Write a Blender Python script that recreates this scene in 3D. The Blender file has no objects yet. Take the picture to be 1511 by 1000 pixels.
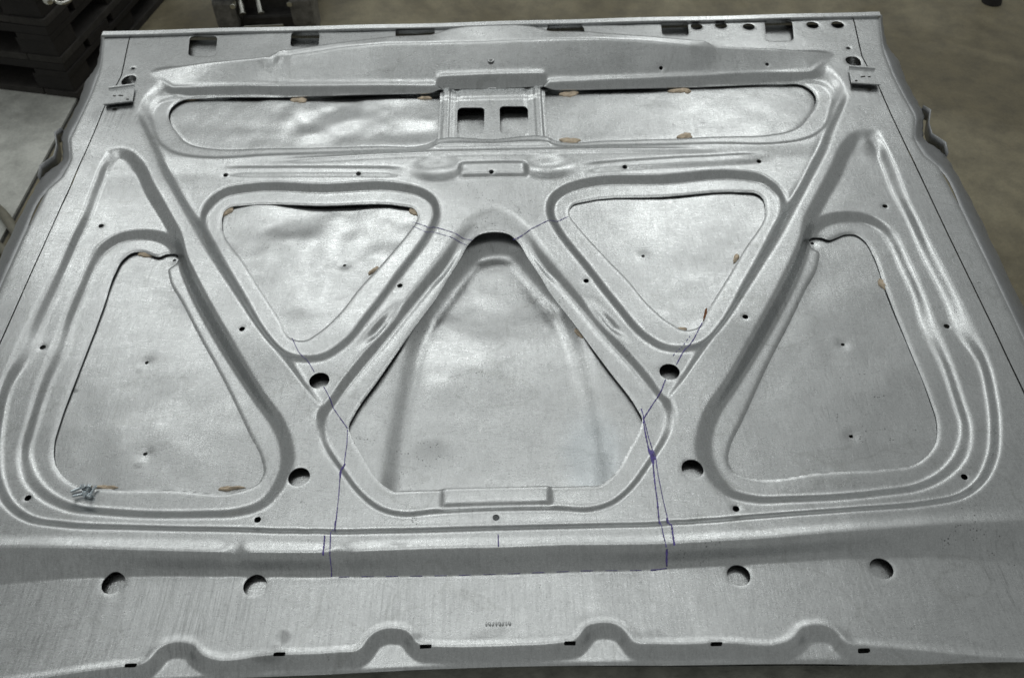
import bpy, bmesh, math, random
import numpy as np
from mathutils import Vector, Matrix
random.seed(4); rng = np.random.default_rng(7)
S = bpy.context.scene; COL = S.collection

# ---------------------------------------------------------------- camera
H = 0.95            # camera height above the plane of the bonnet frame (m)
ZH = 0.50           # bonnet frame plane above the floor
FPX = 1330.0; PITCH = math.radians(50.0); ROLL = math.radians(-1.46); X0 = 0.0258 * H
cp, sp = math.cos(PITCH), math.sin(PITCH); cr, sr = math.cos(ROLL), math.sin(ROLL)
FWD = np.array([0, cp, -sp]); UP0 = np.array([0, sp, cp]); RI0 = np.array([1., 0, 0])
RI = cr * RI0 + sr * UP0; UP = -sr * RI0 + cr * UP0
CAM = np.array([X0, 0, H])
cam = bpy.data.cameras.new('camera'); camo = bpy.data.objects.new('camera', cam); COL.objects.link(camo)
cam.sensor_width = 36; cam.lens = 36 * FPX / 1511; cam.clip_end = 60; cam.clip_start = 0.05
camo.matrix_world = Matrix([[RI[0], UP[0], -FWD[0], CAM[0]], [RI[1], UP[1], -FWD[1], CAM[1]],
                            [RI[2], UP[2], -FWD[2], CAM[2] + ZH], [0, 0, 0, 1]])
cam.dof.use_dof = True; cam.dof.focus_distance = 1.2; cam.dof.aperture_fstop = 9
S.camera = camo

# ---------------------------------------------------------------- light
W = bpy.data.worlds.new('World'); S.world = W; W.use_nodes = True
W.node_tree.nodes['Background'].inputs[0].default_value = (0.97, 1.0, 0.975, 1)
W.node_tree.nodes['Background'].inputs[1].default_value = 0.29
S.view_settings.view_transform = 'Standard'; S.view_settings.look = 'None'; S.view_settings.exposure = 0
def area(name, loc, target, sx, sy, power, col=(0.98, 1, 0.98)):
    l = bpy.data.lights.new(name, 'AREA'); l.shape = 'RECTANGLE'; l.size = sx; l.size_y = sy
    l.energy = power; l.color = col
    o = bpy.data.objects.new(name, l); COL.objects.link(o); o.location = loc
    d = Vector(target) - Vector(loc); o.rotation_euler = d.to_track_quat('-Z', 'Y').to_euler()
    return o
area('ceiling_light', (-0.7, 3.8, 3.3), (-0.1, 1.0, ZH), 1.1, 0.5, 8.5)
area('ceiling_light', (1.2, 4.3, 3.3), (0.1, 1.0, ZH), 0.8, 1.2, 9.5)
area('ceiling_light', (-0.35, 1.75, 3.4), (-0.1, 0.8, ZH), 2.4, 0.2, 8.5)
area('ceiling_light', (-2.2, 3.6, 3.2), (-0.4, 1.2, ZH), 0.5, 1.6, 7)
area('ceiling_glow', (0.1, 4.4, 3.7), (0, 1.0, ZH), 6.0, 3.4, 13.5)

# ---------------------------------------------------------------- helpers
def ray(px, py):
    return ((px - 755.5) / FPX) * RI - ((py - 500) / FPX) * UP + FWD
def P(px, py, z=0.0):                 # point of the photograph on the level z of the bonnet frame
    d = ray(px, py); t = (z - H) / d[2]
    return CAM + t * d
def PW(px, py, z=0.0):                # the same on a level above the floor
    p = P(px, py, z - ZH); return Vector((p[0], p[1], z))
def pts(lst, z=0.0): return np.array([P(a, b, z)[:2] for a, b in lst])
def mir(c): c = c.copy(); c[:, 0] *= -1; return c
def cat(c, n=6, closed=True):         # Catmull-Rom through the points
    m = len(c); out = []
    for i in range(m if closed else m - 1):
        if closed: p0, p1, p2, p3 = c[i - 1], c[i], c[(i + 1) % m], c[(i + 2) % m]
        else: p0, p1, p2, p3 = c[max(i - 1, 0)], c[i], c[i + 1], c[min(i + 2, m - 1)]
        # centripetal-ish tension to avoid overshoot
        l0 = np.linalg.norm(p1 - p0) + 1e-9; l1 = np.linalg.norm(p2 - p1) + 1e-9; l2 = np.linalg.norm(p3 - p2) + 1e-9
        m1 = ((p1 - p0) / l0 * l1 + (p2 - p1) / l1 * l0) / (l0 + l1) * l1 if l0 > 1e-6 else (p2 - p1)
        m2 = ((p2 - p1) / l1 * l2 + (p3 - p2) / l2 * l1) / (l1 + l2) * l1 if l2 > 1e-6 else (p2 - p1)
        for k in range(n):
            t = k / n; a = 2*t**3 - 3*t**2 + 1; b = t**3 - 2*t**2 + t; d = -2*t**3 + 3*t**2; e = t**3 - t**2
            out.append(a*p1 + b*m1 + d*p2 + e*m2)
    if not closed: out.append(c[-1])
    return np.array(out)
def sstep(t): t = np.clip(t, 0, 1); return t * t * (3 - 2 * t)

class Grid:
    def __init__(s, x0, x1, y0, y1, h):
        s.h = h; s.xs = np.arange(x0, x1 + h, h); s.ys = np.arange(y0, y1 + h, h)
        s.X, s.Y = np.meshgrid(s.xs, s.ys); s.Z = np.zeros_like(s.X); s.F = np.full(s.X.shape, 9.0)
    def win(s, c, pad):
        i0 = max(0, int((c[:, 1].min() - pad - s.ys[0]) / s.h)); i1 = min(len(s.ys), int((c[:, 1].max() + pad - s.ys[0]) / s.h) + 2)
        j0 = max(0, int((c[:, 0].min() - pad - s.xs[0]) / s.h)); j1 = min(len(s.xs), int((c[:, 0].max() + pad - s.xs[0]) / s.h) + 2)
        return (slice(i0, max(i1, i0)), slice(j0, max(j1, j0)))
    def dist(s, c, w, closed=True, param=False):
        X, Y = s.X[w], s.Y[w]; D = np.full(X.shape, 1e9); ins = np.zeros(X.shape, bool); T = np.zeros(X.shape)
        n = len(c); m = n if closed else n - 1
        for i in range(m):
            ax, ay = c[i]; bx, by = c[(i + 1) % n]; dx, dy = bx - ax, by - ay; L = dx*dx + dy*dy + 1e-18
            t = np.clip(((X - ax) * dx + (Y - ay) * dy) / L, 0, 1)
            d2 = (X - ax - t*dx)**2 + (Y - ay - t*dy)**2
            k = d2 < D; D[k] = d2[k]
            if param: T[k] = (i + t[k]) / m
            if closed and ay != by:
                ins ^= ((ay > Y) != (by > Y)) & (X < dx * (Y - ay) / dy + ax)
        D = np.sqrt(D)
        if closed: D = np.where(ins, -D, D)
        return (D, T) if param else D
    def at(s, x, y):
        fx = np.clip((x - s.xs[0]) / s.h, 0, len(s.xs) - 1.001); fy = np.clip((y - s.ys[0]) / s.h, 0, len(s.ys) - 1.001)
        j, i = int(fx), int(fy); u, v = fx - j, fy - i; Z = s.Z
        return Z[i, j]*(1-u)*(1-v) + Z[i, j+1]*u*(1-v) + Z[i+1, j]*(1-u)*v + Z[i+1, j+1]*u*v
    def blur(s, sig):
        r = int(3 * sig) + 1; k = np.exp(-0.5 * (np.arange(-r, r + 1) / sig)**2); k /= k.sum()
        for ax in (0, 1):
            p = np.pad(s.Z, [(r, r) if a == ax else (0, 0) for a in (0, 1)], 'edge'); o = np.zeros_like(s.Z)
            for i, kk in enumerate(k):
                o += kk * (p[i:i + s.Z.shape[0]] if ax == 0 else p[:, i:i + s.Z.shape[1]])
            s.Z = o
    def hole(s, c):                    # cut the inside of a closed curve
        w = s.win(c, 0.02); s.F[w] = np.minimum(s.F[w], s.dist(c, w))
    def circ(s, x, y, r, ry=None):
        a = np.linspace(0, 2*np.pi, 28, endpoint=False)
        s.hole(np.stack([x + r*np.cos(a), y + (ry or r)*np.sin(a)], 1))
    def groove(s, c, hw, depth, closed=False, flat=0.0, taper=0.0):
        w = s.win(c, hw + 0.01); D, T = s.dist(c, w, closed, True)
        t = np.clip((D / hw - flat) / (1 - flat), 0, 1)
        k = (0.5 + 0.5*np.cos(np.pi * t)) * depth
        if taper: k = k * sstep(np.minimum(T, 1 - T) / taper)
        s.Z[w] -= k
    def pocket(s, top, foot, depth, mode='min'):
        w = s.win(top, 0.01); a = s.dist(top, w); b = s.dist(foot, w)
        t = np.clip(b / np.maximum(b - a, 1e-6), 0, 1); t[a >= 0] = 1; t[b <= 0] = 0
        z = -depth * (1 - (0.5 - 0.5*np.cos(np.pi * t))*0.6 - 0.4*t)
        s.Z[w] = np.minimum(s.Z[w], z)
    def mesh(s, name, thick=0.0014):
        Z, F = s.Z, s.F; ny, nx = Z.shape; idx = np.arange(ny*nx).reshape(ny, nx)
        co = np.stack([s.X, s.Y, Z], -1).reshape(-1, 3); f = F.reshape(-1); keep = F > 0
        q = np.stack([idx[:-1, :-1], idx[:-1, 1:], idx[1:, 1:], idx[1:, :-1]], -1).reshape(-1, 4)
        kq = keep.reshape(-1)[q].sum(1); full = q[kq == 4]; part = q[(kq > 0) & (kq < 4)]
        new = []; cache = {}; tris = []; rim = []
        def cut(a, b):
            k = (a, b) if a < b else (b, a)
            if k not in cache:
                t = f[a] / (f[a] - f[b]); cache[k] = ny*nx + len(new); new.append(co[a] + t * (co[b] - co[a]))
            return cache[k]
        for qq in part:
            for tri in ((qq[0], qq[1], qq[2]), (qq[0], qq[2], qq[3])):
                o = []; e = []
                for i in range(3):
                    a, b = int(tri[i]), int(tri[(i + 1) % 3]); pa, pb = f[a] > 0, f[b] > 0
                    if pa: o.append(a)
                    if pa != pb: c = cut(a, b); o.append(c); e.append((c, pa))
                if len(o) >= 3:
                    for i in range(1, len(o) - 1): tris.append((o[0], o[i], o[i + 1]))
                    if len(e) == 2: rim.append((e[0][0], e[1][0]) if e[0][1] else (e[1][0], e[0][0]))
        allco = np.vstack([co, np.array(new).reshape(-1, 3)]) if new else co
        rv = {}; rc = []; rf = []
        base = len(allco)
        if thick:
            for a, b in rim:
                for v in (a, b):
                    if v not in rv:
                        rv[v] = base + len(rc); rc += [allco[v], allco[v] - np.array([0, 0, thick])]
                ia, ib = rv[a], rv[b]; rf.append((ib, ia, ia + 1, ib + 1))
        if rc: allco = np.vstack([allco, np.array(rc)])
        faces4 = full if not rf else np.vstack([full, np.array(rf)]); faces3 = np.array(tris, dtype=int).reshape(-1, 3)
        used = np.zeros(len(allco), bool); used[faces4.ravel()] = True; used[faces3.ravel()] = True
        remap = np.cumsum(used) - 1; allco = allco[used]; faces4 = remap[faces4]; faces3 = remap[faces3]
        me = bpy.data.meshes.new(name); n4, n3 = len(faces4), len(faces3)
        me.vertices.add(len(allco)); me.vertices.foreach_set('co', allco.astype(np.float32).ravel())
        me.loops.add(n4*4 + n3*3); me.loops.foreach_set('vertex_index', np.concatenate([faces4.ravel(), faces3.ravel()]).astype(np.int32))
        me.polygons.add(n4 + n3)
        st = np.concatenate([np.arange(n4)*4, n4*4 + np.arange(n3)*3]).astype(np.int32)
        me.polygons.foreach_set('loop_start', st)
        me.polygons.foreach_set('use_smooth', np.ones(n4 + n3, bool))
        me.update(calc_edges=True); me.validate()
        return me

def link(name, me, mat, parent=None):
    o = bpy.data.objects.new(name, me); COL.objects.link(o)
    if mat: me.materials.append(mat)
    if parent: o.parent = parent
    return o
def thing(name, label, c, loc=(0, 0, 0), rz=0, group=None):
    o = bpy.data.objects.new(name, None); COL.objects.link(o); o.location = loc; o.rotation_euler = (0, 0, rz)
    o['label'] = label; o['category'] = c
    if group: o['group'] = group
    return o
def tag(o, label, c, group=None):
    o['label'] = label; o['category'] = c
    if group: o['group'] = group
    return o
def done(bm, name, mat, parent=None, smooth=False, bevel=0):
    if bevel:
        es = [e for e in bm.edges if len(e.link_faces) == 2 and e.calc_face_angle(0) > 0.6]
        bmesh.ops.bevel(bm, geom=es, offset=bevel, segments=2, affect='EDGES', profile=0.6)
    bmesh.ops.recalc_face_normals(bm, faces=bm.faces)
    me = bpy.data.meshes.new(name); bm.to_mesh(me); bm.free()
    if smooth:
        for p in me.polygons: p.use_smooth = True
    return link(name, me, mat, parent)
def box(bm, c, size, rot=None, taper=None):
    r = bmesh.ops.create_cube(bm, size=1)
    for v in r['verts']:
        v.co = Vector((v.co.x*size[0], v.co.y*size[1], v.co.z*size[2]))
        if taper and v.co.z > 0: v.co.x *= taper; v.co.y *= taper
        if rot: v.co = rot @ v.co
        v.co += Vector(c)
    return r['verts']
def cyl(bm, a, b, r1, r2=None, n=16):
    a, b = Vector(a), Vector(b); d = b - a; r2 = r1 if r2 is None else r2
    m = Matrix.Translation((a + b)/2) @ d.to_track_quat('Z', 'Y').to_matrix().to_4x4()
    bmesh.ops.create_cone(bm, cap_ends=True, segments=n, radius1=r1, radius2=r2, depth=d.length, matrix=m)
def tube(bm, path, r, n=10):
    rings = []
    for i, p in enumerate(path):
        p = Vector(p); d = (Vector(path[min(i+1, len(path)-1)]) - Vector(path[max(i-1, 0)])).normalized()
        u = d.cross(Vector((0, 0, 1)));  u = u.normalized() if u.length > 1e-4 else Vector((1, 0, 0)); v = d.cross(u)
        rr = r[i] if isinstance(r, (list, tuple)) else r
        rings.append([bm.verts.new(p + rr*(math.cos(k*2*math.pi/n)*u + math.sin(k*2*math.pi/n)*v)) for k in range(n)])
    for a, b in zip(rings, rings[1:]):
        for k in range(n): bm.faces.new((a[k], a[(k+1) % n], b[(k+1) % n], b[k]))
    bm.faces.new(rings[0][::-1]); bm.faces.new(rings[-1])

# ---------------------------------------------------------------- materials
def nodes(name):
    m = bpy.data.materials.new(name); m.use_nodes = True; t = m.node_tree; b = t.nodes['Principled BSDF']
    def N(typ, **kw):
        n = t.nodes.new(typ)
        for k, v in kw.items():
            if k in n.inputs.keys(): n.inputs[k].default_value = v
            else: setattr(n, k, v)
        return n
    return m, t, b, N
def noise(N, t, co, scale, detail=4, rough=0.55, vec=(1, 1, 1), dist=0.0):
    mp = N('ShaderNodeMapping'); mp.inputs['Scale'].default_value = vec; t.links.new(co, mp.inputs['Vector'])
    n = N('ShaderNodeTexNoise'); n.inputs['Scale'].default_value = scale; n.inputs['Detail'].default_value = detail
    n.inputs['Roughness'].default_value = rough; n.inputs['Distortion'].default_value = dist
    t.links.new(mp.outputs[0], n.inputs['Vector']); return n.outputs['Fac']
def ramp(N, t, fac, a, b, ca, cb):
    r = N('ShaderNodeValToRGB'); e = r.color_ramp.elements; e[0].position = a; e[1].position = b
    f = lambda c: (c, c, c, 1) if not isinstance(c, tuple) else (*c, 1)
    e[0].color = f(ca); e[1].color = f(cb); t.links.new(fac, r.inputs['Fac']); return r.outputs['Color']
def mix(N, t, mode, fac, a, b):
    m = N('ShaderNodeMix', data_type='RGBA', blend_type=mode); 
    for inp, v in ((m.inputs['Factor'], fac), (m.inputs['A'], a), (m.inputs['B'], b)):
        if hasattr(v, 'is_linked') or hasattr(v, 'links'): t.links.new(v, inp)
        elif isinstance(v, tuple): inp.default_value = (*v, 1)
        else: inp.default_value = v
    return [o for o in m.outputs if o.type == 'RGBA'][0]
def metal(name, base, rough, wob=0.0, pits=0.0, stain=0.25, smudges=(), pitted=(), streaks=(), tint=()):
    m, t, b, N = nodes(name); tc = N('ShaderNodeTexCoord'); co = tc.outputs['Object']
    big = noise(N, t, co, 5, 5, 0.6); mid = noise(N, t, co, 24, 5, 0.7, dist=0.8); fine = noise(N, t, co, 520, 3, 0.75)
    brush = noise(N, t, co, 34, 5, 0.75, (8, 0.5, 1)); swirl = noise(N, t, co, 50, 4, 0.75, (1, 5, 1), 1.6)
    arc = noise(N, t, co, 30, 4, 0.8, (5, 1.2, 1), 2.2)
    c = mix(N, t, 'MIX', ramp(N, t, big, 0.3, 0.72, 0.0, 1.0), tuple(x*(1 - stain*0.4) for x in base), base)
    c = mix(N, t, 'MULTIPLY', 1.0, c, ramp(N, t, mid, 0.28, 0.6, 0.90, 1.0))
    c = mix(N, t, 'MULTIPLY', 1.0, c, ramp(N, t, fine, 0.3, 0.7, 0.82, 1.08))
    c = mix(N, t, 'MULTIPLY', 1.0, c, ramp(N, t, arc, 0.30, 0.55, 0.86, 1.0))
    for ang, sc in ((0.35, 26), (-0.9, 34), (1.35, 30)):
        mp = N('ShaderNodeMapping'); mp.inputs['Rotation'].default_value = (0, 0, ang); t.links.new(co, mp.inputs['Vector'])
        sn = noise(N, t, mp.outputs[0], sc, 3, 0.8, (0.5, 22, 1), 0.5)
        c = mix(N, t, 'MULTIPLY', 1.0, c, ramp(N, t, sn, 0.26, 0.36, 0.80, 1.0)); c = mix(N, t, 'MULTIPLY', 1.0, c, ramp(N, t, sn, 0.62, 0.76, 1.0, 1.16))
    # drawn-out grinding streaks, in patches
    st = ramp(N, t, brush, 0.30, 0.44, 0.62, 1.0); sp = ramp(N, t, noise(N, t, co, 3.5, 3, 0.6), 0.48, 0.62, 0.0, 0.75)
    c = mix(N, t, 'MULTIPLY', sp, c, st)
    # faint water-stain outlines
    rg = noise(N, t, co, 9, 2, 0.4, dist=0.4); r = N('ShaderNodeValToRGB'); e = r.color_ramp.elements
    e[0].position = 0.588; e[0].color = (1, 1, 1, 1); e[1].position = 0.612; e[1].color = (1, 1, 1, 1)
    k = e.new(0.600); k.color = (0.87, 0.87, 0.86, 1); t.links.new(rg, r.inputs['Fac'])
    c = mix(N, t, 'MULTIPLY', 0.8, c, r.outputs['Color'])
    def spot(px, py, rx, ry, z=-0.02):
        q = P(px, py, z); mp = N('ShaderNodeMapping', vector_type='TEXTURE'); mp.inputs['Location'].default_value = (q[0], q[1], 0); mp.inputs['Scale'].default_value = (rx, ry, 100)
        t.links.new(wco, mp.inputs['Vector']); ln = N('ShaderNodeVectorMath', operation='LENGTH'); t.links.new(mp.outputs[0], ln.inputs[0])
        return ramp(N, t, ln.outputs['Value'], 0.45, 1.0, 1.0, 0.0)
    wn = N('ShaderNodeTexNoise'); wn.inputs['Scale'].default_value = 30; wn.inputs['Detail'].default_value = 4; t.links.new(co, wn.inputs['Vector'])
    wv_ = N('ShaderNodeVectorMath', operation='MULTIPLY_ADD'); wv_.inputs[1].default_value = (0.02, 0.02, 0); t.links.new(wn.outputs['Color'], wv_.inputs[0]); t.links.new(co, wv_.inputs[2])
    wco = wv_.outputs[0]
    for a in smudges:
        f = mix(N, t, 'MULTIPLY', 1.0, spot(*a[:4]), (a[4],)*3); c = mix(N, t, 'MIX', f, c, tuple(x*0.42 for x in base))
    for a in tint:
        f = mix(N, t, 'MULTIPLY', 1.0, spot(*a[:4]), (a[4],)*3); c = mix(N, t, 'MIX', f, c, (0.40, 0.50, 0.58))
    for a in streaks:
        f = mix(N, t, 'MULTIPLY', 1.0, spot(*a[:4]), (a[4],)*3); c = mix(N, t, 'MULTIPLY', f, c, ramp(N, t, noise(N, t, co, 90, 4, 0.7, (4, 0.12, 1), 0.3), 0.36, 0.56, 0.52, 1.0))
    # fine dark pitting in patches
    v = N('ShaderNodeTexVoronoi'); v.inputs['Scale'].default_value = 260; t.links.new(co, v.inputs['Vector'])
    dots = ramp(N, t, v.outputs['Distance'], 0.16, 0.30, 1.0, 0.0)
    patch = ramp(N, t, noise(N, t, co, 6.5, 5, 0.75), 0.59 - pits*0.06, 0.66 - pits*0.06, 0.0, 1.0)
    for a in pitted: patch = mix(N, t, 'LIGHTEN', 1.0, patch, spot(*a))
    patch2 = ramp(N, t, noise(N, t, co, 80, 3, 0.6), 0.50, 0.58, 0.0, 1.0)
    pm = mix(N, t, 'MULTIPLY', 1.0, mix(N, t, 'MULTIPLY', 1.0, patch, patch2), dots)
    c = mix(N, t, 'MIX', pm, c, tuple(x*0.15 for x in base))
    t.links.new(c, b.inputs['Base Color'])
    b.inputs['Metallic'].default_value = 1.0
    r = ramp(N, t, big, 0.3, 0.7, rough + 0.05, rough - 0.04); r2 = ramp(N, t, swirl, 0.3, 0.7, 0.80, 1.2)
    t.links.new(mix(N, t, 'MULTIPLY', 1.0, r, r2), b.inputs['Roughness'])
    bp = N('ShaderNodeBump'); bp.inputs['Strength'].default_value = 0.15; bp.inputs['Distance'].default_value = 0.0006
    add = N('ShaderNodeMath', operation='ADD'); t.links.new(fine, add.inputs[0]); t.links.new(brush, add.inputs[1])
    t.links.new(add.outputs[0], bp.inputs['Height'])
    b2 = N('ShaderNodeBump'); b2.inputs['Strength'].default_value = 0.35; b2.inputs['Distance'].default_value = 0.0008 + wob
    t.links.new(noise(N, t, co, 22, 2, 0.45, dist=0.3), b2.inputs['Height']); t.links.new(bp.outputs[0], b2.inputs['Normal'])
    b3 = N('ShaderNodeBump'); b3.inputs['Strength'].default_value = 0.25; b3.inputs['Distance'].default_value = 0.0008
    t.links.new(arc, b3.inputs['Height']); t.links.new(b2.outputs[0], b3.inputs['Normal'])
    t.links.new(b3.outputs[0], b.inputs['Normal'])
    return m
def plain(name, base, rough, metallic=0.0, var=0.25, scale=40, bump=0.2):
    m, t, b, N = nodes(name); tc = N('ShaderNodeTexCoord'); co = tc.outputs['Object']
    n = noise(N, t, co, scale, 5, 0.65)
    c = mix(N, t, 'MIX', ramp(N, t, n, 0.3, 0.7, 0.0, 1.0), tuple(x*(1-var) for x in base), tuple(min(1, x*(1+var)) for x in base))
    t.links.new(c, b.inputs['Base Color']); b.inputs['Roughness'].default_value = rough; b.inputs['Metallic'].default_value = metallic
    bp = N('ShaderNodeBump'); bp.inputs['Strength'].default_value = bump; bp.inputs['Distance'].default_value = 0.002
    t.links.new(noise(N, t, co, scale*6, 3, 0.6), bp.inputs['Height']); t.links.new(bp.outputs[0], b.inputs['Normal'])
    return m
def concrete(name, a, bcol, rough=0.55):
    m, t, b, N = nodes(name); tc = N('ShaderNodeTexCoord'); co = tc.outputs['Object']
    n1 = noise(N, t, co, 1.7, 6, 0.65, dist=0.5); n2 = noise(N, t, co, 14, 6, 0.7); n3 = noise(N, t, co, 160, 3, 0.7)
    c = mix(N, t, 'MIX', ramp(N, t, n1, 0.40, 0.62, 0.0, 1.0), a, bcol)
    c = mix(N, t, 'MULTIPLY', 1.0, c, ramp(N, t, n2, 0.32, 0.6, 0.62, 1.0)); c = mix(N, t, 'MULTIPLY', 1.0, c, ramp(N, t, n3, 0.3, 0.7, 0.86, 1.06))
    t.links.new(c, b.inputs['Base Color'])
    t.links.new(ramp(N, t, n2, 0.3, 0.7, rough - 0.1, rough + 0.15), b.inputs['Roughness'])
    bp = N('ShaderNodeBump'); bp.inputs['Strength'].default_value = 0.2; bp.inputs['Distance'].default_value = 0.003
    t.links.new(n2, bp.inputs['Height']); t.links.new(bp.outputs[0], b.inputs['Normal'])
    return m
M_PANEL = metal('sanded_steel', (0.60, 0.615, 0.62), 0.295, 0.0, 0.3, 0.25,
    smudges=((435,930,0.012,0.009,0.8),(412,955,0.026,0.010,0.6),(628,927,0.009,0.006,0.8),(605,801,0.012,0.006,0.5),(735,922,0.030,0.010,0.45),(968,928,0.022,0.008,0.35),(1290,985,0.03,0.02,0.3),(600,480,0.02,0.02,0.25),(660,268,0.03,0.02,0.25)),
    pitted=((765,300,0.075,0.045),(720,280,0.06,0.05),(735,212,0.08,0.012),(735,330,0.05,0.03),(640,760,0.05,0.01)),
    streaks=((160,920,0.24,0.13,0.42),(480,890,0.22,0.10,0.28),(185,180,0.06,0.07,0.6),(620,400,0.05,0.08,0.3),(900,880,0.3,0.08,0.25)))
M_SKIN = metal('sanded_skin_steel', (0.60, 0.615, 0.62), 0.29, 0.0006, 0.45, 0.25,
    smudges=((645,640,0.03,0.02,0.35),(122,560,0.004,0.004,0.9),(216,534,0.007,0.006,0.5),(214,669,0.007,0.006,0.5),(640,650,0.05,0.03,0.2)),
    pitted=((705,520,0.05,0.05),(635,470,0.04,0.05),(640,645,0.06,0.03),(540,630,0.03,0.02),(355,315,0.03,0.025),(430,340,0.09,0.04)),
    tint=((885,655,0.05,0.09,0.16),))
M_EDGE = metal('skirt_steel', (0.42, 0.43, 0.44), 0.5)
M_SEAL = plain('tan_sealant', (0.74, 0.61, 0.46), 0.75, 0, 0.3, 120, 0.6)
M_RUST = plain('rust', (0.28, 0.11, 0.04), 0.85, 0, 0.4, 150, 0.6)
M_INK = plain('purple_marker', (0.12, 0.09, 0.34), 0.5, 0, 0.5, 180, 0.05)
M_ZINC = plain('zinc_plated', (0.66, 0.72, 0.76), 0.25, 1.0, 0.2, 90, 0.1)
M_BLACK = plain('black_timber', (0.013, 0.011, 0.010), 0.75, 0, 0.4, 18, 0.6)
M_GREYTOP = plain('dusty_timber', (0.10, 0.095, 0.085), 0.85, 0, 0.3, 22, 0.6)
M_DUSTLIT = plain('dusty_lit_black_timber', (0.035, 0.032, 0.029), 0.85, 0, 0.45, 20, 0.6)  # dust, with the lit tops of the lower boards put into the colour
M_IRON = plain('oily_black_iron', (0.062, 0.060, 0.058), 0.34, 0.3, 0.4, 40, 0.5)
M_CAST = plain('dusty_cast_iron', (0.17, 0.165, 0.155), 0.45, 0.3, 0.45, 45, 0.6)
M_CHROME = plain('polished_steel', (0.62, 0.62, 0.58), 0.2, 1.0, 0.1, 30, 0.05)
M_YELLOW = plain('yellow_tape', (0.62, 0.55, 0.05), 0.6, 0, 0.2, 60, 0.2)
M_HOSE = plain('grey_hose', (0.20, 0.19, 0.15), 0.6, 0, 0.2, 50, 0.2)
M_FLOOR = concrete('olive_concrete', (0.185, 0.160, 0.100), (0.33, 0.295, 0.20))
M_FLOORL = concrete('lit_concrete', (0.60, 0.61, 0.57), (0.74, 0.75, 0.70))  # same floor: its light gradient is put into this slab's paler colour
M_JOINT = plain('joint_filler_hole_shade', (0.05, 0.05, 0.045), 0.9, 0, 0.3, 40, 0.5)  # filler in the floor joint; painted shade in slots and bores
M_BENCH = plain('bench_edge', (0.34, 0.34, 0.30), 0.6, 0.2, 0.35, 30, 0.4)

# ================================================================ THE BONNET
ZPL, ZF1, ZF3, ZF5, ZSK, ZFR, ZLIP = -0.0125, -0.024, -0.020, -0.0098, -0.0285, -0.020, -0.021
hood = thing('car_bonnet', 'bare sanded metal car bonnet lying with its ribbed underside up', 'car bonnet', (0, 0, ZH))
G = Grid(-0.84, 0.84, 0.34, 1.665, 0.002)

# --- pressed levels, traced on the left half: border and ribs (0), plates (ZPL), flanges round the openings (ZF..)
p4_top = [(195,335),(168,341),(141,356),(120,392),(99,440),(74,502),(52,560),(33,625),(22,668),(28,704),(55,733),(96,751),(150,757),(300,760),(355,758),(390,747),(415,722),(430,695),(436,668),(432,648),(418,614),(390,580),(339,497),(300,428),(279,386),(262,352),(240,338)]
p4_foot = [(205,352),(180,356),(162,368),(144,392),(129,428),(111,470),(99,519),(75,568),(54,628),(45,662),(54,699),(78,727),(114,744),(168,750),(300,752),(345,749),(384,735),(402,712),(413,682),(412,655),(400,625),(378,592),(318,500),(272,412),(258,376),(240,358)]
p4_open = [(195,372),(180,383),(171,398),(153,449),(138,490),(114,552),(88,622),(79,654),(81,684),(93,702),(117,717),(150,720),(250,721),(360,721),(381,711),(388,696),(385,675),(366,636),(330,561),(291,490),(270,449),(249,407),(249,396),(259,389),(264,380),(258,374),(246,374),(234,378),(222,375),(210,371)]
p1_top = [(360,266),(330,272),(306,290),(290,318),(296,345),(330,407),(375,472),(405,512),(425,527),(448,532),(480,528),(512,508),(550,462),(597,400),(640,340),(651,314),(645,290),(618,273),(588,264),(480,265)]
p1_foot = [(360,284),(330,292),(309,312),(306,335),(320,362),(362,437),(399,500),(420,518),(444,524),(474,521),(504,503),(540,461),(585,401),(627,344),(638,320),(635,300),(618,287),(598,283),(480,284)]
p1_open = [(327,322),(331,311),(341,304),(355,302),(480,302),(596,303),(609,306),(616,315),(614,326),(604,340),(564,388),(528,427),(504,458),(468,491),(450,501),(432,499),(411,467),(363,392)]
p3_top = [(735,302),(710,306),(692,317),(676,335),(640,385),(600,437),(560,487),(515,545),(482,590),(466,612),(464,632),(499,692),(529,731),(556,752),(590,762),(640,758),(735,753)]
p3_foot = [(735,337),(708,341),(692,352),(672,378),(630,430),(590,480),(545,535),(500,590),(484,612),(483,635),(520,707),(544,734),(568,749),(595,754),(640,750),(735,746)]
p3_open = [(728,342),(707,346),(694,357),(678,384),(660,412),(648,433),(612,482),(560,556),(520,614),(514,627),(517,640),(532,668),(565,714),(579,722),(600,722),(646,721),(735,719)]
p5_open = [(735,131),(715,131.2),(695,131.4),(675,131.6),(662,132),(654,134),(644,137),(632,138.5),(610,139),(560,140),(400,142),(300,144),(268,147),(253,157),(248,168),(250,178),(260,193),(274,208),(288,214),(305,217),(400,217),(560,214),(628,212),(645,206),(735,206)]
p5_lip = [(735,140),(500,141),(270,142),(236,150),(222,168),(225,185),(236,213),(251,224),(269,230),(294,233),(400,229),(560,224),(625,221),(645,216),(735,214)]
a_top = [(177,217),(156,221),(150,236),(129,286),(105,350),(74,410),(42,474),(28,502),(8,548),(-7,602),(-15,660),(-11,710),(9,748),(40,770),(85,778),(200,781),(360,784),(430,786),(470,784),(486,774),(470,762),(440,756),(400,742),(380,690),(300,520),(274,385),(269,345),(256,321),(230,273),(206,230),(195,221)]
a_foot = [(177,238),(168,244),(154,273),(138,318),(115,359),(96,410),(64,481),(48,528),(18,569),(4,628),(1,673),(7,717),(24,747),(50,763),(95,770),(200,775),(360,778),(430,780),(470,778),(482,770),(470,762),(440,756),(400,742),(380,690),(300,520),(266,400),(254,352),(237,321),(218,292),(194,247),(186,240)]
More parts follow.
